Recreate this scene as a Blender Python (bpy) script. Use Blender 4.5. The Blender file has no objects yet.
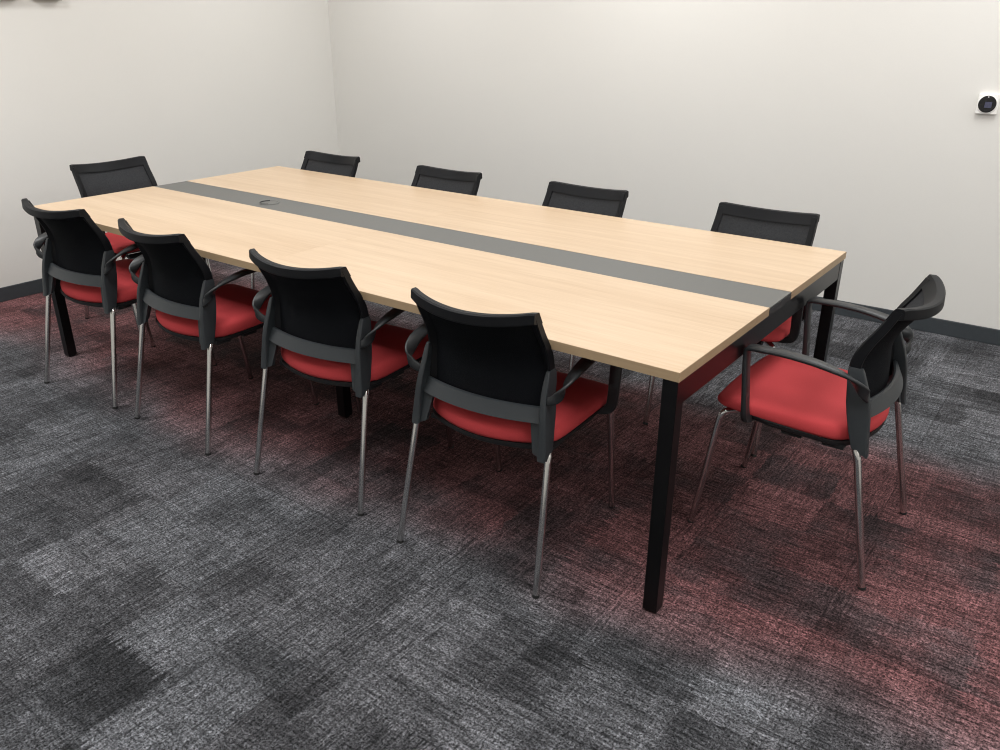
import bpy, bmesh, math
from mathutils import Vector, Matrix

scene = bpy.context.scene
COL = scene.collection
PI = math.pi

# ------------------------------------------------------------------ helpers
def lerp_table(tab, t):
    if t <= tab[0][0]:
        return tab[0][1]
    for (a, va), (b, vb) in zip(tab, tab[1:]):
        if t <= b:
            return va + (vb - va) * (t - a) / (b - a)
    return tab[-1][1]

def smooth_path(pts, n=4):
    """Catmull-Rom resample of a list of tuples."""
    pts = [Vector(p) for p in pts]
    out = []
    for i in range(len(pts) - 1):
        p0 = pts[max(i - 1, 0)]; p1 = pts[i]; p2 = pts[i + 1]; p3 = pts[min(i + 2, len(pts) - 1)]
        for k in range(n):
            t = k / n
            out.append(0.5 * ((2 * p1) + (p2 - p0) * t + (2 * p0 - 5 * p1 + 4 * p2 - p3) * t * t
                              + (3 * p1 - p0 - 3 * p2 + p3) * t ** 3))
    out.append(pts[-1])
    return out

def obj(name, bm, mat, parent=None, smooth=False, bevel=0.0, bevel_seg=2, angle=35):
    bmesh.ops.recalc_face_normals(bm, faces=bm.faces[:])
    me = bpy.data.meshes.new(name)
    if smooth:
        for f in bm.faces:
            f.smooth = True
        lim = math.radians(angle)
        for e in bm.edges:
            if len(e.link_faces) == 2 and e.calc_face_angle(0) > lim:
                e.smooth = False
    bm.to_mesh(me); bm.free()
    me.materials.append(mat)
    o = bpy.data.objects.new(name, me)
    COL.objects.link(o)
    if parent is not None:
        o.parent = parent
    if bevel > 0:
        m = o.modifiers.new('bevel', 'BEVEL')
        m.width = bevel; m.segments = bevel_seg; m.limit_method = 'ANGLE'
        m.angle_limit = math.radians(40); m.harden_normals = False
    return o

def tag(o, label, cat, group=None):
    o['label'] = label; o['category'] = cat
    if group:
        o['group'] = group
    return o

def empty(name, label, cat, loc=(0, 0, 0), rz=0.0, group=None):
    o = bpy.data.objects.new(name, None)
    o.empty_display_size = 0.1
    COL.objects.link(o)
    o.location = loc; o.rotation_euler = (0, 0, rz)
    return tag(o, label, cat, group)

def struct(o):
    o['kind'] = 'structure'
    return o

def add_box(bm, x0, x1, y0, y1, z0, z1):
    vs = [bm.verts.new((x, y, z)) for z in (z0, z1) for y in (y0, y1) for x in (x0, x1)]
    for f in ((0, 1, 3, 2), (4, 6, 7, 5), (0, 4, 5, 1), (2, 3, 7, 6), (0, 2, 6, 4), (1, 5, 7, 3)):
        bm.faces.new([vs[i] for i in f])

def box(*a):
    bm = bmesh.new(); add_box(bm, *a); return bm

def add_loft(bm, rings, caps=True):
    vr = [[bm.verts.new(p) for p in r] for r in rings]
    n = len(vr[0])
    for a, b in zip(vr, vr[1:]):
        for i in range(n):
            bm.faces.new((a[i], a[(i + 1) % n], b[(i + 1) % n], b[i]))
    if caps:
        bm.faces.new(vr[0]); bm.faces.new(vr[-1])
    return vr

def add_tube(bm, pts, r, n=14, caps=True):
    pts = [Vector(p) for p in pts]
    rad = r if isinstance(r, (list, tuple)) else [r] * len(pts)
    ref = None; rings = []
    for i, p in enumerate(pts):
        t = (pts[min(i + 1, len(pts) - 1)] - pts[max(i - 1, 0)]).normalized()
        if ref is None:
            ref = Vector((1, 0, 0)) if abs(t.x) < 0.9 else Vector((0, 1, 0))
        u = (ref - t * ref.dot(t)).normalized(); v = t.cross(u); ref = u
        rings.append([p + (u * math.cos(2 * PI * k / n) + v * math.sin(2 * PI * k / n)) * rad[i] for k in range(n)])
    add_loft(bm, rings, caps)

def add_strip(bm, pts, wid, half_w, half_t):
    """flat band swept along pts; wid = width direction per point; half sizes may be lists; rounded section"""
    pts = [Vector(p) for p in pts]; rings = []
    N = len(pts)
    hw = half_w if isinstance(half_w, list) else [half_w] * N
    ht = half_t if isinstance(half_t, list) else [half_t] * N
    for i, p in enumerate(pts):
        t = (pts[min(i + 1, N - 1)] - pts[max(i - 1, 0)]).normalized()
        w = Vector(wid[i]); w = (w - t * w.dot(t)).normalized()
        n = t.cross(w)
        ring = []
        for a, b in ((1, .45), (.82, 1), (-.82, 1), (-1, .45), (-1, -.45), (-.82, -1), (.82, -1), (1, -.45)):
            ring.append(p + w * (a * hw[i]) + n * (b * ht[i]))
        rings.append(ring)
    add_loft(bm, rings)

# ------------------------------------------------------------------ node helpers
class NT:
    def __init__(self, name):
        self.m = bpy.data.materials.new(name); self.m.use_nodes = True
        self.t = self.m.node_tree; self.t.nodes.clear()
        self.out = self.t.nodes.new('ShaderNodeOutputMaterial')
    def n(self, typ, **kw):
        nd = self.t.nodes.new(typ)
        for k, v in kw.items():
            if k in ('ins',):
                for kk, vv in v.items():
                    self.s(nd, kk, vv)
            else:
                setattr(nd, k, v)
        return nd
    def s(self, nd, key, val):
        if isinstance(val, bpy.types.NodeSocket):
            self.t.links.new(val, nd.inputs[key])
        else:
            nd.inputs[key].default_value = val
    def math(self, op, a, b=0.0, clamp=False):
        nd = self.n('ShaderNodeMath', operation=op, use_clamp=clamp)
        self.s(nd, 0, a); self.s(nd, 1, b)
        return nd.outputs[0]
    def rng(self, v, a, b, c=0.0, d=1.0, smooth=False):
        nd = self.n('ShaderNodeMapRange', interpolation_type='SMOOTHSTEP' if smooth else 'LINEAR')
        for k, x in zip((0, 1, 2, 3, 4), (v, a, b, c, d)):
            self.s(nd, k, x)
        return nd.outputs[0]
    def mix(self, f, a, b, mode='MIX'):
        nd = self.n('ShaderNodeMix', data_type='RGBA', blend_type=mode)
        self.s(nd, 0, f); self.s(nd, 6, a); self.s(nd, 7, b)
        return nd.outputs[2]
    def xyz(self, x, y, z=0.0):
        nd = self.n('ShaderNodeCombineXYZ')
        for k, v in enumerate((x, y, z)):
            self.s(nd, k, v)
        return nd.outputs[0]
    def noise(self, vec, scale, detail=2.0, rough=0.5, dist=0.0):
        nd = self.n('ShaderNodeTexNoise')
        self.s(nd, 'Vector', vec); self.s(nd, 'Scale', scale); self.s(nd, 'Detail', detail)
        self.s(nd, 'Roughness', rough); self.s(nd, 'Distortion', dist)
        return nd.outputs[0]
    def white(self, vec):
        nd = self.n('ShaderNodeTexWhiteNoise', noise_dimensions='3D'); self.s(nd, 'Vector', vec)
        return nd.outputs[0]
    def bsdf(self, **kw):
        nd = self.n('ShaderNodeBsdfPrincipled')
        for k, v in kw.items():
            self.s(nd, k.replace('_', ' '), v)
        return nd
    def done(self, sh):
        self.t.links.new(sh, self.out.inputs[0]); return self.m

def c4(r, g, b):
    return (r, g, b, 1.0)

def srgb(r, g, b):
    f = lambda v: (v / 12.92 if v <= .04045 else ((v + .055) / 1.055) ** 2.4)
    return (f(r / 255), f(g / 255), f(b / 255), 1.0)

def simple(name, col, rough=0.5, metal=0.0, noise=0.0, nscale=200.0, spec=0.5, bump=0.0):
    t = NT(name)
    co = t.n('ShaderNodeTexCoord').outputs['Object']
    base = col
    b = t.bsdf(Roughness=rough, Metallic=metal)
    t.s(b, 'Specular IOR Level', spec)
    if noise or bump:
        nz = t.noise(co, nscale, 3.0)
        if noise:
            k = t.rng(nz, 0.25, 0.75, 1 - noise, 1 + noise)
            base = t.mix(1.0, col, t.xyz(k, k, k), 'MULTIPLY')
        if bump:
            bp = t.n('ShaderNodeBump'); t.s(bp, 'Strength', bump); t.s(bp, 'Distance', 0.001); t.s(bp, 'Height', nz)
            t.s(b, 'Normal', bp.outputs[0])
    t.s(b, 'Base Color', base)
    return t.done(b.outputs[0])

# ------------------------------------------------------------------ materials
def carpet_material():
    t = NT('carpet_tile')
    co = t.n('ShaderNodeTexCoord').outputs['Object']
    sp = t.n('ShaderNodeSeparateXYZ'); t.s(sp, 0, co)
    x, y = sp.outputs[0], sp.outputs[1]
    fl = lambda v, s, o=0.0: t.math('FLOOR', t.math('MULTIPLY', t.math('ADD', v, o), 1.0 / s))
    # short streaks along y / along x
    def streak(u, v, seed):
        n_a = t.noise(t.xyz(t.math('MULTIPLY', u, 150.0), t.math('MULTIPLY', v, 15.0), seed), 1.0, 2.0, .6)
        n_b = t.noise(t.xyz(t.math('MULTIPLY', u, 70.0), t.math('MULTIPLY', v, 6.0), seed + 3.0), 1.0, 2.0, .6)
        return t.math('ADD', t.math('MULTIPLY', n_a, .6), t.math('MULTIPLY', n_b, .4))
    sy = streak(x, y, 0.0)
    sx = streak(y, x, 7.3)
    # direction of the pile, chosen tile by tile
    wt = t.white(t.xyz(fl(x, .5, .13), fl(y, .5, .21), 3.0))
    d = t.math('GREATER_THAN', t.math('ADD', x, t.math('MULTIPLY', t.math('SUBTRACT', wt, .5), 1.1)), -0.05)
    nd_ = t.math('SUBTRACT', 1.0, d)
    st = t.math('ADD', t.math('MULTIPLY', sx, d), t.math('MULTIPLY', sy, nd_))
    cross = t.math('ADD', t.math('MULTIPLY', sy, d), t.math('MULTIPLY', sx, nd_))
    # frayed block edges
    j = t.math('MULTIPLY', t.math('SUBTRACT', st, .5), .13)
    jx = t.math('MULTIPLY', j, d); jy = t.math('MULTIPLY', j, nd_)
    wx = t.math('MULTIPLY', t.math('SUBTRACT', t.noise(t.xyz(x, y, 21.0), 18.0, 3.0, .7), .5), .05)
    wy = t.math('MULTIPLY', t.math('SUBTRACT', t.noise(t.xyz(x, y, 31.0), 18.0, 3.0, .7), .5), .05)
    xj = t.math('ADD', t.math('ADD', x, jx), wx); yj = t.math('ADD', t.math('ADD', y, jy), wy)
    p1 = t.white(t.xyz(fl(xj, .27, .07), fl(yj, .23, .03), 1.0))
    p2 = t.white(t.xyz(fl(x, .50, .13), fl(y, .50, .21), 5.0))
    p3 = t.white(t.xyz(fl(xj, .16, .05), fl(yj, .37, .11), 9.0))
    p4 = t.white(t.xyz(fl(xj, .43, .21), fl(yj, .115, .02), 13.0))
    n1 = t.noise(t.xyz(xj, yj, 4.0), 4.5, 4.0, .65)
    v = t.math('ADD', t.math('MULTIPLY', p1, .30), t.math('MULTIPLY', p2, .14))
    v = t.math('ADD', v, t.math('MULTIPLY', p3, .20))
    v = t.math('ADD', v, t.math('MULTIPLY', p4, .18))
    v = t.math('ADD', v, t.math('MULTIPLY', t.rng(n1, .3, .7), .18))
    grain = t.noise(co, 170.0, 4.0, .8)
    fine = t.noise(t.xyz(t.math('ADD', x, 3.0), y, 2.0), 95.0, 2.0, .7)
    k = t.rng(v, .24, .76, .42, 1.75)
    k = t.math('MULTIPLY', k, t.rng(st, .36, .64, .42, 1.58))
    k = t.math('MULTIPLY', k, t.rng(cross, .36, .64, .68, 1.32))
    k = t.math('MULTIPLY', k, t.rng(grain, .38, .62, .02, 1.98))
    k = t.math('MULTIPLY', k, t.rng(fine, .35, .65, .60, 1.40))
    # thin dark joints here and there between the tiles
    def joint(c, o):
        fr = t.math('FRACT', t.math('MULTIPLY', t.math('ADD', c, o), 2.0))
        return t.math('LESS_THAN', fr, .009)
    jn = t.math('MAXIMUM', joint(x, .13), joint(y, .21))
    jn = t.math('MULTIPLY', jn, t.rng(fine, .42, .55, 0.0, .55))
    k = t.math('MULTIPLY', k, t.math('SUBTRACT', 1.0, jn))
    # warm red band under the table, running the length of the room
    wob = t.math('MULTIPLY', t.math('SUBTRACT', t.noise(t.xyz(x, y, 8.0), 1.7, 2.0), .5), .50)
    yy = t.math('ADD', t.math('ADD', y, wob), jy)
    a = t.rng(yy, -.24, .20, 0, 1, True)
    b = t.rng(yy, 1.20, 1.58, 1, 0, True)
    r = t.math('MULTIPLY', a, b)
    pr = t.math('ADD', t.math('MULTIPLY', p1, .45), t.math('MULTIPLY', t.rng(n1, .3, .7), .55))
    r = t.math('MULTIPLY', r, t.rng(pr, .18, .50, .50, .95))
    grey = t.mix(p2, srgb(74, 74, 77), srgb(69, 70, 73))
    red = t.mix(n1, srgb(84, 55, 56), srgb(92, 62, 63))
    base = t.mix(r, grey, red)
    col = t.mix(1.0, base, t.xyz(k, k, k), 'MULTIPLY')
    bs = t.bsdf(Roughness=.95)
    t.s(bs, 'Specular IOR Level', .15)
    t.s(bs, 'Base Color', col)
    bp = t.n('ShaderNodeBump'); t.s(bp, 'Strength', .5); t.s(bp, 'Distance', .003)
    t.s(bp, 'Height', t.math('ADD', grain, st)); t.s(bs, 'Normal', bp.outputs[0])
    return t.done(bs.outputs[0])

def wood_material(name, light, dark, rough=.38):
    t = NT(name)
    co = t.n('ShaderNodeTexCoord').outputs['Object']
    sp = t.n('ShaderNodeSeparateXYZ'); t.s(sp, 0, co)
    x, y, z = sp.outputs
    seg = t.math('FLOOR', t.math('MULTIPLY', t.math('ADD', x, 0.002), 1 / 1.6119))
    seg2 = t.math('FLOOR', t.math('MULTIPLY', y, 1 / .7))
    off = t.math('ADD', t.math('MULTIPLY', seg, 5.3), t.math('MULTIPLY', seg2, 9.1))
    v = t.xyz(t.math('ADD', t.math('MULTIPLY', x, 1.1), off), t.math('MULTIPLY', y, 26.0), t.math('MULTIPLY', z, 26.0))
    n1 = t.noise(v, 1.0, 4.0, .6, .6)
    v2 = t.xyz(t.math('ADD', t.math('MULTIPLY', x, 7.0), off), t.math('MULTIPLY', y, 230.0), t.math('MULTIPLY', z, 230.0))
    n2 = t.noise(v2, 1.0, 2.0, .6)
    v3 = t.xyz(t.math('ADD', t.math('MULTIPLY', x, .8), off), t.math('MULTIPLY', y, 3.0), 0.0)
    n3 = t.noise(v3, 1.0, 2.0)
    f = t.math('ADD', t.math('MULTIPLY', t.rng(n1, .3, .7), .45), t.math('MULTIPLY', t.rng(n2, .3, .7), .30))
    f = t.math('ADD', f, t.math('MULTIPLY', t.rng(n3, .3, .7), .25))
    col = t.mix(f, dark, light)
    b = t.bsdf(Roughness=rough); t.s(b, 'Base Color', col); t.s(b, 'Specular IOR Level', .35)
    return t.done(b.outputs[0])

def mesh_fabric(name, ca, cb):
    t = NT(name)
    co = t.n('ShaderNodeTexCoord').outputs['Object']
    sp = t.n('ShaderNodeSeparateXYZ'); t.s(sp, 0, co)
    wx = t.math('SINE', t.math('MULTIPLY', sp.outputs[0], 2 * PI / .0045))
    wz = t.math('SINE', t.math('MULTIPLY', sp.outputs[2], 2 * PI / .0045))
    hole = t.math('GREATER_THAN', t.math('MULTIPLY', wx, wz), .45)
    nz = t.noise(co, 160.0, 2.0)
    col = t.mix(nz, ca, cb)
    b = t.bsdf(Roughness=.85); t.s(b, 'Base Color', col); t.s(b, 'Specular IOR Level', .1)
    tr = t.n('ShaderNodeBsdfTransparent')
    m = t.n('ShaderNodeMixShader'); t.s(m, 0, t.math('MULTIPLY', hole, .10))
    t.t.links.new(b.outputs[0], m.inputs[1]); t.t.links.new(tr.outputs[0], m.inputs[2])
    return t.done(m.outputs[0])

def wall_material(name, col):
    t = NT(name)
    co = t.n('ShaderNodeTexCoord').outputs['Object']
    n = t.noise(co, .9, 2.0)
    n2 = t.noise(co, 220.0, 3.0)
    k = t.math('MULTIPLY', t.rng(n, .2, .8, .985, 1.015), t.rng(n2, .2, .8, .99, 1.01))
    b = t.bsdf(Roughness=.75); t.s(b, 'Base Color', t.mix(1.0, col, t.xyz(k, k, k), 'MULTIPLY'))
    t.s(b, 'Specular IOR Level', .25)
    bp = t.n('ShaderNodeBump'); t.s(bp, 'Strength', .06); t.s(bp, 'Distance', .001); t.s(bp, 'Height', n2)
    t.s(b, 'Normal', bp.outputs[0])
    return t.done(b.outputs[0])

M = dict(
    carpet=carpet_material(),
    wood=wood_material('maple_laminate', srgb(214, 191, 163), srgb(188, 160, 129)),
    edge=wood_material('maple_edge_band', srgb(164, 142, 113), srgb(150, 128, 100), .5),
    wall=wall_material('painted_wall', srgb(226, 224, 219)),
    ceil=wall_material('ceiling_paint', srgb(235, 234, 230)),
    base=simple('charcoal_skirting', srgb(58, 63, 67), .5, 0, .06, 40),
    black=simple('black_powder_coat', srgb(8, 8, 9), .30, 0, .1, 300, .35),
    greymetal=simple('grey_channel', srgb(98, 98, 95), .5, 0, .03, 120, .4),
    endcap=simple('dark_channel_end', srgb(34, 35, 37), .45, 0, .05, 120),
    plastic=simple('charcoal_plastic', srgb(43, 47, 50), .48, 0, .06, 400, .45, .08),
    frame=simple('dark_frame_plastic', srgb(16, 17, 20), .5, 0, .06, 400, .18),
    pan=simple('black_seat_shell', srgb(18, 18, 20), .6, 0, .06, 300),
    red=simple('red_seat_fabric', srgb(189, 65, 68), .85, 0, .10, 700, .25, .25),
    mesh=mesh_fabric('mesh_fabric', srgb(40, 41, 43), srgb(64, 65, 67)),
    mesh_shaded=mesh_fabric('mesh_fabric_shaded', srgb(10, 12, 15), srgb(19, 21, 25)),  # darker copy of the mesh, rear-side shade put into the colour
    arm=simple('armrest_plastic', srgb(36, 38, 40), .42, 0, .06, 400, .45, .06),
    chrome=simple('polished_chrome', (0.66, 0.65, .64, 1), .16, 1.0, .02, 60),
    rubber=simple('black_rubber', srgb(22, 22, 22), .8, 0, .05, 200),
    white=simple('white_plastic', srgb(245, 244, 240), .45, 0, .01, 60),
    dial=simple('black_gloss_dial', srgb(18, 18, 20), .12, 0, .05, 90, .5),
    screen=simple('dim_blue_display', srgb(70, 72, 92), .25, 0, .12, 120, .5),
    tick=simple('pale_tick', srgb(210, 210, 210), .5, 0, .01, 90),
    bracket=simple('grey_bracket_metal', srgb(128, 120, 116), .55, 0, .04, 90),
)

# ------------------------------------------------------------------ room shell
XL, XR, YB, YF, ZC = -4.357, 2.60, 2.952, -3.30, 2.70
T = .10
struct(obj('floor', box(XL - T, XR + T, YF - T, YB + T, -.08, 0), M['carpet']))
struct(obj('ceiling', box(XL - T, XR + T, YF - T, YB + T, ZC, ZC + .08), M['ceil']))
struct(obj('wall_left', box(XL - T, XL, YF, YB + T, 0, ZC), M['wall']))
struct(obj('wall_back', box(XL, XR + T, YB, YB + T, 0, ZC), M['wall']))
struct(obj('wall_right', box(XR, XR + T, YF - T, YB, 0, ZC), M['wall']))
struct(obj('wall_front', box(XL - T, XR, YF - T, YF, 0, ZC), M['wall']))
BH, BT = .0826, .011
def skirting(name, *a):
    struct(obj(name, box(*a), M['base'], bevel=.003))
skirting('baseboard_left', XL, XL + BT, YF, YB, 0, BH)
skirting('baseboard_back', XL + BT, XR, YB - BT, YB, 0, BH)
skirting('baseboard_right', XR - BT, XR, YF, YB - BT, 0, BH)
skirting('baseboard_front', XL + BT, XR - BT, YF, YF + BT, 0, BH)

# ------------------------------------------------------------------ table
TL, TW, TH, TT = 3.224, 1.428, .74, .026
S1, S2 = .619, .814
table = empty('conference_table', 'long pale maple conference table with a grey centre channel and black legs', 'table', (0, 0, 0))
g = .0003
for (x0, x1) in ((-TL, -TL / 2 - g), (-TL / 2 + g, 0)):
    for (y0, y1) in ((0, S1 - .001), (S2 + .001, TW)):
        top = obj('tabletop', box(x0, x1, y0, y1, TH - TT, TH), M['wood'], table)
        # edge bands on the outer edges
        bm = bmesh.new(); e = .0015
        ya, yb = (y0 - e, y0) if y0 == 0 else (y1, y1 + e)
        add_box(bm, x0 - (e if x0 == -TL else 0), x1 + (e if x1 == 0 else 0), ya, yb, TH - TT, TH - .0006)
        xa, xb = (x0 - e, x0) if x0 == -TL else (x1, x1 + e)
        add_box(bm, xa, xb, y0, y1, TH - TT, TH - .0006)
        obj('edge_band', bm, M['edge'], top)
ch = obj('cable_channel', box(-TL, .001, S1 + .0008, S2 - .0008, TH - .004, TH - .0005), M['greymetal'], table)
for xe in (-TL - .001, .0012):
    obj('end_cap', box(xe - .001, xe + .001, S1 + .001, S2 - .001, TH - TT, TH - .0045), M['endcap'], ch)
bm = bmesh.new()   # round cable grommet with a cord slot
gx, gy = -2.416, .709
def ring(r, z, n=40):
    return [(gx + r * math.cos(2 * PI * k / n), gy + r * math.sin(2 * PI * k / n), z) for k in range(n)]
add_loft(bm, [ring(.048, TH - .002), ring(.048, TH + .0015), ring(.045, TH + .003), ring(.041, TH + .003), ring(.040, TH + .0012)], True)
gr = obj('grommet', bm, M['greymetal'], ch, smooth=True)
bm = bmesh.new()
arc = [(gx + .0415 * math.cos(a), gy + .0415 * math.sin(a), TH + .0028) for a in [PI * .75 + k * PI / 16 for k in range(17)]]
add_tube(bm, arc, .0028, 6)
obj('grommet_slot', bm, M['endcap'], ch)
LEG = .042
zb = .642   # underside of the end beams
zt = TH - TT - .0005
for sx in (0, 1):
    xo = -.002 if sx else -TL + .002
    x0, x1 = (xo - LEG, xo) if sx else (xo, xo + LEG)
    for (y0, y1) in ((.002, .002 + LEG), (TW - .002 - LEG, TW - .002)):
        l = obj('leg', box(x0, x1, y0, y1, .006, zt), M['black'], table, bevel=.0012)
        obj('foot_glide', box(x0 + .008, x1 - .008, y0 + .008, y1 - .008, 0, .0065), M['rubber'], l)
    obj('end_beam', box(x0 + .001, x1 - .001, .002 + LEG, TW - .002 - LEG, zb, zt), M['black'], table, bevel=.0012)
for (y0, y1) in ((.335, .335 + LEG), (TW - .335 - LEG, TW - .335)):
    l = obj('leg', box(-TL / 2 - LEG / 2, -TL / 2 + LEG / 2, y0, y1, .012, zb), M['black'], table, bevel=.0012)
    bm = bmesh.new(); cx, cy = -TL / 2, (y0 + y1) / 2
    add_tube(bm, [(cx, cy, 0), (cx, cy, .005), (cx, cy, .006), (cx, cy, .013)], [.014, .014, .006, .006], 16)
    obj('foot_glide', bm, M['chrome'], l, smooth=True)
    for (xa, xb) in ((-TL + .003 + LEG, -TL / 2 - .022), (-TL / 2 + .022, -.003 - LEG)):
        obj('long_beam', box(xa, xb, y0, y1, zb + .012, zt), M['black'], table, bevel=.0012)
    obj('centre_block', box(-TL / 2 - .0215, -TL / 2 + .0215, y0, y1, zb + .0005, zt), M['black'], table)
obj('centre_beam', box(-TL / 2 - .02, -TL / 2 + .02, .3352 + LEG, TW - .3352 - LEG, zb + .012, zt), M['black'], table)

# ------------------------------------------------------------------ chair
# local frame: rear feet on y=0, facing +y, x lateral
EF = [(.43, .113), (.50, .135), (.545, .145), (.588, .151), (.637, .158), (.683, .152), (.726, .133), (.768, .107), (.834, .072)]
EFs = [(p.x, p.y) for p in smooth_path([(a, b, 0) for a, b in EF], 6)]
def efront(z): return lerp_table(EFs, z)
def sag(z): return .036 + (z - .52) / (.834 - .52) * .026
def hw(z): return lerp_table([(.50, .200), (.62, .207), (.70, .206), (.834, .201)], z)
def yfront(x, z, h=None):
    h = hw(z) if h is None else h
    return efront(z) - sag(z) * (1 - (x / h) ** 2)
ZT = .834

def seat_outline(n_side=10):
    pts = []
    # right half from rear centre to front centre, then mirror
    half = []
    for i in range(9):
        x = .185 * i / 8
        half.append((x, .072 + .050 * (x / .185) ** 2))
    half += [(.205, .137), (.219, .160), (.226, .195), (.231, .25), (.236, .32), (.241, .39), (.244, .44)]
    for i in range(1, 9):
        a = i / 8 * PI / 2
        half.append((.190 + .054 * math.cos(a), .466 + .054 * math.sin(a)))
    for i in range(1, 8):
        x = .190 * (1 - i / 8)
        half.append((x, .520 + .008 * (1 - (x / .19) ** 2)))
    half.append((0, .528))
    return half + [(-x, y) for (x, y) in reversed(half[1:-1])]

OUT = seat_outline()
def seat_ring(scale_in, z):
    """inset ring (metres) + z, with front edge rolled down a little"""
    cx, cy = 0, .30
    r = []
    for x, y in OUT:
        d = math.hypot(x - cx, y - cy); k = (d - scale_in) / d
        xx, yy = cx + (x - cx) * k, cy + (y - cy) * k
        drop = .010 * max(0, (yy - .40) / .12) ** 2
        dish = .004 * max(0, (.2 - yy) / .1)
        tb = max(0.0, min(1.0, (.475 - z) / .05))      # 0 on top, 1 at the underside
        tilt = (yy - .30) * (.018 * (1 - tb) + .060 * tb)
        nose = .016 * tb * max(0.0, (yy - .38) / .14)
        r.append((xx, yy, z - drop * (1 - .3 * tb) + dish * (1 - tb) + tilt + nose))
    return r

def rrect(x0, x1, y0, y1, z, slope=0.0, c=.25):
    """rounded section in xy at height z (slope = dz per dy)"""
    w, d = x1 - x0, y1 - y0
    r = min(w, d) * c
    pts = []
    for (cx, cy, a0) in ((x1 - r, y1 - r, 0), (x0 + r, y1 - r, 90), (x0 + r, y0 + r, 180), (x1 - r, y0 + r, 270)):
        for k in range(4):
            a = math.radians(a0 + k * 30)
            px, py = cx + r * math.cos(a), cy + r * math.sin(a)
            pts.append((px, py, z + slope * (py - y0)))
    return pts

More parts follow.
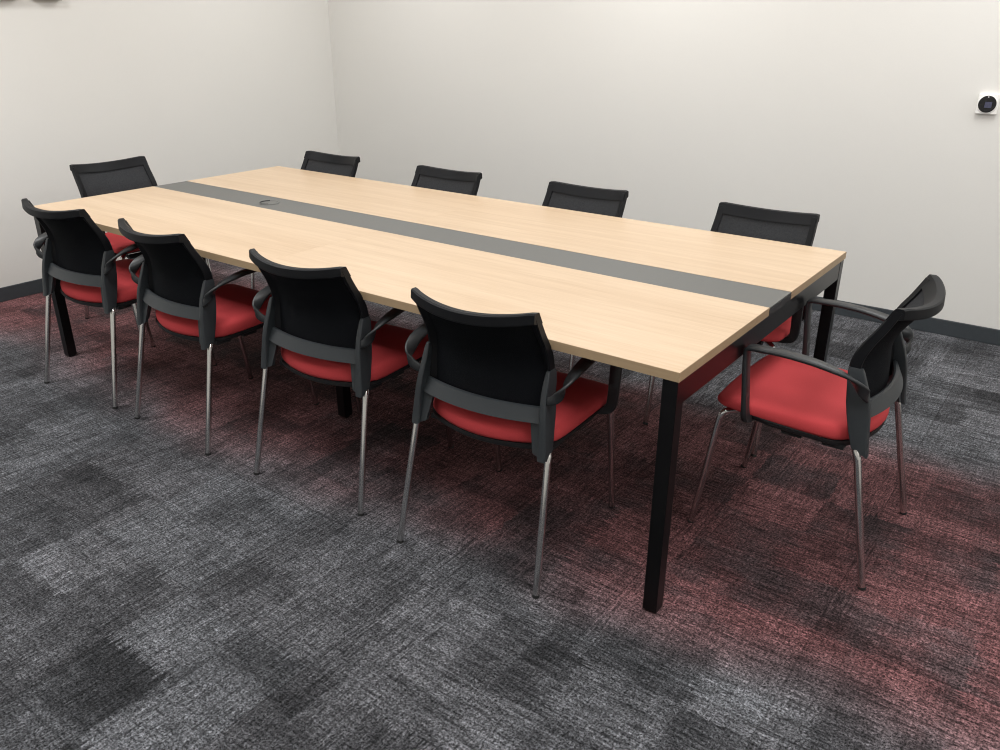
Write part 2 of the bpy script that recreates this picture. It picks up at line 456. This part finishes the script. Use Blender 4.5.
def make_chair(label):
    root = empty('conference_chair', label, 'chair', group='chairs around the conference table')
    # --- cushion
    bm = bmesh.new()
    rings = [seat_ring(.016, .431), seat_ring(.004, .433), seat_ring(.0, .440), seat_ring(.0, .455), seat_ring(.004, .465), seat_ring(.012, .472),
             seat_ring(.030, .4765), seat_ring(.07, .479), seat_ring(.12, .480)]
    vr = add_loft(bm, rings, False)
    bm.faces.new(vr[0])
    cen = bm.verts.new((0, .30, .480)); last = vr[-1]
    for i in range(len(last)):
        bm.faces.new((last[i], last[(i + 1) % len(last)], cen))
    seat = obj('seat', bm, M['red'], root, smooth=True, angle=60)
    # --- shell below
    bm = bmesh.new()
    squash = lambda ring: [(px, .072 + (py - .072) * .86, pz) for px, py, pz in ring]
    add_loft(bm, [squash(seat_ring(.05, .411)), squash(seat_ring(.014, .4125)), squash(seat_ring(.005, .419)), squash(seat_ring(.003, .4305))])
    add_box(bm, -.16, .16, .30, .335, .396, .412)
    add_box(bm, -.16, .16, .40, .43, .396, .412)
    for s in (-1, 1):
        add_box(bm, s * .19 - .02, s * .19 + .02, .25, .31, .398, .412)
        add_box(bm, s * .19 - .02, s * .19 + .02, .13, .19, .398, .412)
    obj('seat_shell', bm, M['pan'], root, smooth=True, angle=40)
    # --- mesh panel, with an added darker sheet painting shade onto its rear
    NX, NZ = 20, 18
    for part, inset, depth, mt in (('backrest', .006, .007, 'mesh'), ('back_shade_sheet', .005, .0105, 'mesh_shaded')):
        bm = bmesh.new()
        grid = []
        for j in range(NZ + 1):
            z0_ = j / NZ
            row = []
            for i in range(NX + 1):
                u = -1 + 2 * i / NX
                z = .520 + (.818 - .018 * (1 - u * u) - .520) * z0_
                x = u * (hw(z) - inset)
                row.append(bm.verts.new((x, yfront(x, z) - depth, z)))
            grid.append(row)
        for j in range(NZ):
            for i in range(NX):
                bm.faces.new((grid[j][i], grid[j][i + 1], grid[j + 1][i + 1], grid[j + 1][i]))
        obj(part, bm, M[mt], root, smooth=True, angle=180)
    # --- frame round the mesh: two side bars + top rail + hem
    bm = bmesh.new()
    for s in (-1, 1):
        rings = []
        for j in range(25):
            z = .50 + (.826 - .50) * j / 24
            h = hw(z); w = .024
            dep = lerp_table([(.50, .020), (.60, .030), (.70, .032), (.826, .026)], z)
            x0, x1 = h - w, h
            yo, yi = efront(z), yfront(h - w, z)
            rings.append([(s * x0, yi, z), (s * (x1 - .005), yo, z), (s * x1, yo - .005, z), (s * x1, yo - dep, z),
                          (s * (x1 - .006), yo - dep - .002, z), (s * x0, yi - .010, z)])
        add_loft(bm, rings)
    # top rail
    rings = []
    NR = 28
    for i in range(NR + 1):
        u = -1 + 2 * i / NR
        x = u * hw(ZT)
        ends = min(1, (1 - abs(u)) / .06)
        dz = -.018 * (1 - u * u)
        zt_ = ZT + .005 + dz - .003 * (1 - ends)
        yf = yfront(x, min(zt_, ZT))
        yl = yfront(x, .80 + dz)
        rings.append([(x, yl + .0005, .800 + dz), (x, yf + .001, zt_ - .006), (x, yf - .002, zt_ - .001), (x, yf - .006, zt_), (x, yf - .021, zt_ + .0005),
                      (x, yf - .026, zt_ - .003), (x, yf - .0275, .811 + dz), (x, yf - .025, .808 + dz), (x, yl - .014, .801 + dz)])
    add_loft(bm, rings)
    obj('back_frame', bm, M['frame'], root, smooth=True, angle=30)
    # --- curved cross rail at the bottom of the back
    bm = bmesh.new(); rings = []
    for i in range(25):
        u = -1 + 2 * i / 24
        x = u * .203
        yr = .089 - .036 * (1 - (x / .203) ** 2)
        tilt = .022
        rings.append([(x, yr - .002, .507), (x, yr + tilt - .004, .546), (x, yr + tilt + .004, .548), (x, yr + tilt + .010, .545), (x, yr + .012, .507), (x, yr + .006, .504)])
    add_loft(bm, rings)
    obj('cross_rail', bm, M['plastic'], root, smooth=True, angle=30)
    for s in (-1, 1):
        # --- upright post with its gusset
        bm = bmesh.new()
        # z, xin, xout, yrear, yfront
        lev = [(.404, .206, .234, .060, .108, .45), (.43, .205, .233, .064, .114, .25), (.47, .205, .229, .069, .124, 0), (.52, .203, .224, .075, .138, 0),
               (.552, .200, .220, .081, .1455, 0), (.590, .197, .215, .092, .151, 0), (.612, .196, .215, .101, .154, 0), (.640, .197, .212, .112, .1565, 0), (.652, .199, .209, .118, .1555, 0)]
        rings = [[(s * p[0], p[1], p[2]) for p in rrect(a, b, c, d, z, sl)] for (z, a, b, c, d, sl) in lev]
        add_loft(bm, rings)
        gp = [(.215, .512), (.166, .512), (.186, .418), (.215, .406)]
        fr = [(s * px, .070 + (pz - .405) * .22, pz) for px, pz in gp]
        bk = [(s * px, .082 + (pz - .405) * .22, pz) for px, pz in gp]
        add_loft(bm, [fr, bk])
        obj('back_post', bm, M['plastic'], root, smooth=True, angle=30)
        # --- armrest: loops out from the post, forward, and down to the seat
        key = [  # pos, width dir, half width, half thickness
            ((.206, .104, .572), (0, .25, 1), .012, .0045),
            ((.224, .093, .578), (0, .25, 1), .0125, .0045),
            ((.246, .090, .592), (.1, .1, 1), .014, .005),
            ((.261, .100, .615), (.35, -.1, 1), .017, .005),
            ((.267, .130, .640), (.9, .0, .5), .019, .0055),
            ((.270, .175, .655), (1, 0, .15), .0205, .006),
            ((.270, .240, .666), (1, 0, .02), .021, .006),
            ((.271, .320, .671), (1, 0, 0), .021, .006),
            ((.272, .390, .669), (1, 0, 0), .0205, .006),
            ((.272, .414, .667), (1, 0, 0), .0205, .006),
            ((.272, .421, .655), (1, 0, 0), .020, .006),
            ((.272, .418, .600), (1, 0, 0), .019, .0065),
            ((.272, .411, .530), (1, 0, 0), .018, .007),
            ((.271, .406, .475), (1, 0, .1), .017, .008),
            ((.266, .404, .448), (1, 0, 1), .016, .009),
            ((.250, .403, .434), (.25, 0, 1), .013, .009),
            ((.222, .402, .430), (0, 0, 1), .012, .011),
            ((.195, .402, .428), (0, 0, 1), .011, .011)]
        n = 3
        P = smooth_path([k[0] for k in key], n); W = smooth_path([k[1] for k in key], n)
        HW = [p.x for p in smooth_path([(k[2], k[3], 0) for k in key], n)]
        HT = [p.y for p in smooth_path([(k[2], k[3], 0) for k in key], n)]
        # keep the width direction continuous where the band turns under the seat
        WW = []
        for i, p in enumerate(P):
            t = (P[min(i + 1, len(P) - 1)] - P[max(i - 1, 0)]).normalized()
            if i > 13 * n:      # inward turn: width stays horizontal (front-back is thickness)
                w = Vector((0, 0, 1)).lerp(Vector((1, 0, 0)), 0)
                w = t.cross(Vector((0, 1, 0)))
            else:
                w = W[i]
            WW.append(w)
        bm = bmesh.new()
        PP = [Vector((s * p.x, p.y, p.z)) for p in P]
        WP = [Vector((s * w.x, w.y, w.z)) for w in WW]
        # make consecutive width vectors agree in sign
        for i in range(1, len(WP)):
            if WP[i].dot(WP[i - 1]) < 0:
                WP[i] = -WP[i]
        add_strip(bm, PP, WP, HW, HT)
        obj('armrest', bm, M['arm'], root, smooth=True, angle=50)
        # --- chrome legs; a side tube under the seat joins front and rear
        R_ = .0105
        fl = [(s * .229, .549, .006), (s * .2255, .497, .395), (s * .2235, .488, .418), (s * .213, .476, .426), (s * .182, .445, .4275)]
        fl = [fl[0]] + [tuple(p) for p in smooth_path(fl[1:], 4)]
        bm = bmesh.new(); add_tube(bm, fl, R_)
        l = obj('leg', bm, M['chrome'], root, smooth=True, angle=60)
        bm = bmesh.new(); add_tube(bm, [(s * .2291, .551, 0), (s * .2290, .5496, .0065), (s * .2289, .5485, .0075)], [.0112, .0112, .0100])
        obj('foot_cap', bm, M['rubber'], l, smooth=True)
        rl = [(s * .2505, 0, .006), (s * .2306, .0838, .395), (s * .2285, .089, .409), (s * .2235, .094, .420), (s * .217, .097, .428)]
        rl = [rl[0]] + [tuple(p) for p in smooth_path(rl[1:], 4)]
        bm = bmesh.new(); add_tube(bm, rl, R_)
        l = obj('leg', bm, M['chrome'], root, smooth=True, angle=60)
        bm = bmesh.new(); add_tube(bm, [(s * .2508, -.001, 0), (s * .2505, 0, .0065), (s * .2503, .0006, .0075)], [.0112, .0112, .0100])
        obj('foot_cap', bm, M['rubber'], l, smooth=True)
        bm = bmesh.new(); add_tube(bm, [(s * .186, .160, .4200), (s * .184, .440, .4275)], R_ * .98)
        obj('side_tube', bm, M['chrome'], root, smooth=True, angle=60)
    return root

def copy_chair(src, label):
    r = src.copy(); COL.objects.link(r); r['label'] = label
    for a in src.children:
        b = a.copy(); COL.objects.link(b); b.parent = r
        for c in a.children:
            d = c.copy(); COL.objects.link(d); d.parent = b
    return r

spots = [
    (-.567, -.147, .068, 'black mesh-back chair with red seat, largest in view, beside the near corner table leg'),
    (-1.279, -.147, .072, 'black mesh-back red-seated chair on the near long side, second from the near corner leg'),
    (-2.047, -.177, -.024, 'black mesh-back red-seated chair on the near long side, third from the near corner leg'),
    (-2.713, -.194, .082, 'black mesh-back red-seated chair on the near long side, farthest left in the photo'),
    (.430, .722, 1.561, 'black mesh-back chair seen from its side at the right end, whole red seat showing'),
    (-.352, 1.606, PI + .008, 'far-side chair nearest the right end, black mesh back rising above the table'),
    (-1.178, 1.582, PI + .010, 'far-side chair second from the right end, only its black mesh back above the table'),
    (-1.979, 1.556, PI + .018, 'far-side chair third from the right end, only its black mesh back above the table'),
    (-2.830, 1.554, PI + .028, 'far-side chair nearest the room corner, smallest black mesh back above the table'),
    (-3.657, .612, -PI / 2 - .050, 'black mesh-back chair at the far left end of the table, facing the camera'),
]
chair0 = make_chair(spots[0][3])
for i, (x, y, rz, lab) in enumerate(spots):
    c = chair0 if i == 0 else copy_chair(chair0, lab)
    c.location = (x, y, 0); c.rotation_euler = (0, 0, rz)

# ------------------------------------------------------------------ thermostat on the back wall
tx, tz = .167, 1.167
th = empty('thermostat', 'small square white wall thermostat with round black dial, at the right edge', 'thermostat', (tx, YB + .002, tz))
bm = box(-.0445, .0445, -.024, 0, -.046, .046)
obj('plate', bm, M['white'], th, bevel=.004)
def disc(name, r, y0, y1, mat, cx=0, cz=0):
    bm = bmesh.new()
    rr = lambda r_, y: [(cx + r_ * math.cos(2 * PI * k / 48), y, cz + r_ * math.sin(2 * PI * k / 48)) for k in range(48)]
    add_loft(bm, [rr(r, y0), rr(r, y1 + .002), rr(r - .002, y1)])
    return obj(name, bm, mat, th, smooth=True)
disc('bezel', .0425, -.024, -.028, M['white'])
disc('dial', .0385, -.028, -.031, M['dial'])
obj('display', box(-.010, .020, -.0318, -.0308, -.016, .011), M['screen'], th)
obj('tick_mark', box(-.002, .002, -.0318, -.0308, .030, .036), M['tick'], th)

# ------------------------------------------------------------------ grey wall brackets at the top-left, cut off by the frame
for (y0, y1, lab) in ((.36, .662, 'grey wall-mounted box at the top left corner, cut by the photo edge'),
                      (.745, .900, 'grey wall bracket at the top edge, right of the corner box')):
    w = empty('wall_bracket', lab, 'bracket', (XL, (y0 + y1) / 2, 1.6255))
    h = (y1 - y0) / 2
    obj('plate', box(0, .012, -h, h, .0005, .22), M['bracket'], w, bevel=.002)
    obj('lip', box(.012, .040, -h, h, .0005, .010), M['bracket'], w, bevel=.002)
    for s in (-1, 1):
        obj('arm', box(.012, .040, s * (h - .012) - .008, s * (h - .012) + .008, .0105, .20), M['bracket'], w, bevel=.002)

# ------------------------------------------------------------------ lights (recessed ceiling panels)
def panel(x, y, sx, sy, power, col=(1, 1, 1)):
    d = bpy.data.lights.new('ceiling_panel', 'AREA'); d.shape = 'RECTANGLE'; d.size = sx; d.size_y = sy
    d.energy = power; d.color = col
    o = bpy.data.objects.new('ceiling_panel', d); COL.objects.link(o); o.location = (x, y, ZC - .012)
    return o
for x, pf, pb in ((-3.3, 44, 17), (-1.5, 30, 25), (.30, 28, 24), (2.0, 29, 22)):
    panel(x, -.9, .6, 1.2, pf)
    panel(x, 1.95, .6, 1.2, pb)
w = bpy.data.worlds.new('room_ambient'); scene.world = w; w.use_nodes = True
w.node_tree.nodes['Background'].inputs[0].default_value = (.9, .93, 1, 1)
w.node_tree.nodes['Background'].inputs[1].default_value = .3

# ------------------------------------------------------------------ camera
f_px, cpos = 818.58, (.7376, -1.7319, 1.5250)
r = Vector((0.80321093, 0.59568999, 0.00237367)); u = Vector((-0.2382745, 0.31762519, 0.91779055)); fw = Vector((-0.54596471, 0.73774499, -0.39705776))
cd = bpy.data.cameras.new('camera'); cam = bpy.data.objects.new('camera', cd); COL.objects.link(cam)
cd.sensor_fit = 'HORIZONTAL'; cd.sensor_width = 36; cd.lens = f_px / 1000 * 36; cd.clip_start = .05; cd.clip_end = 50
m = Matrix((r, u, -fw)).transposed().to_4x4(); m.translation = cpos
cam.matrix_world = m
scene.camera = cam

scene.view_settings.view_transform = 'Standard'
scene.view_settings.look = 'None'
scene.view_settings.exposure = 0.0
scene.cycles.filter_width = 1.1
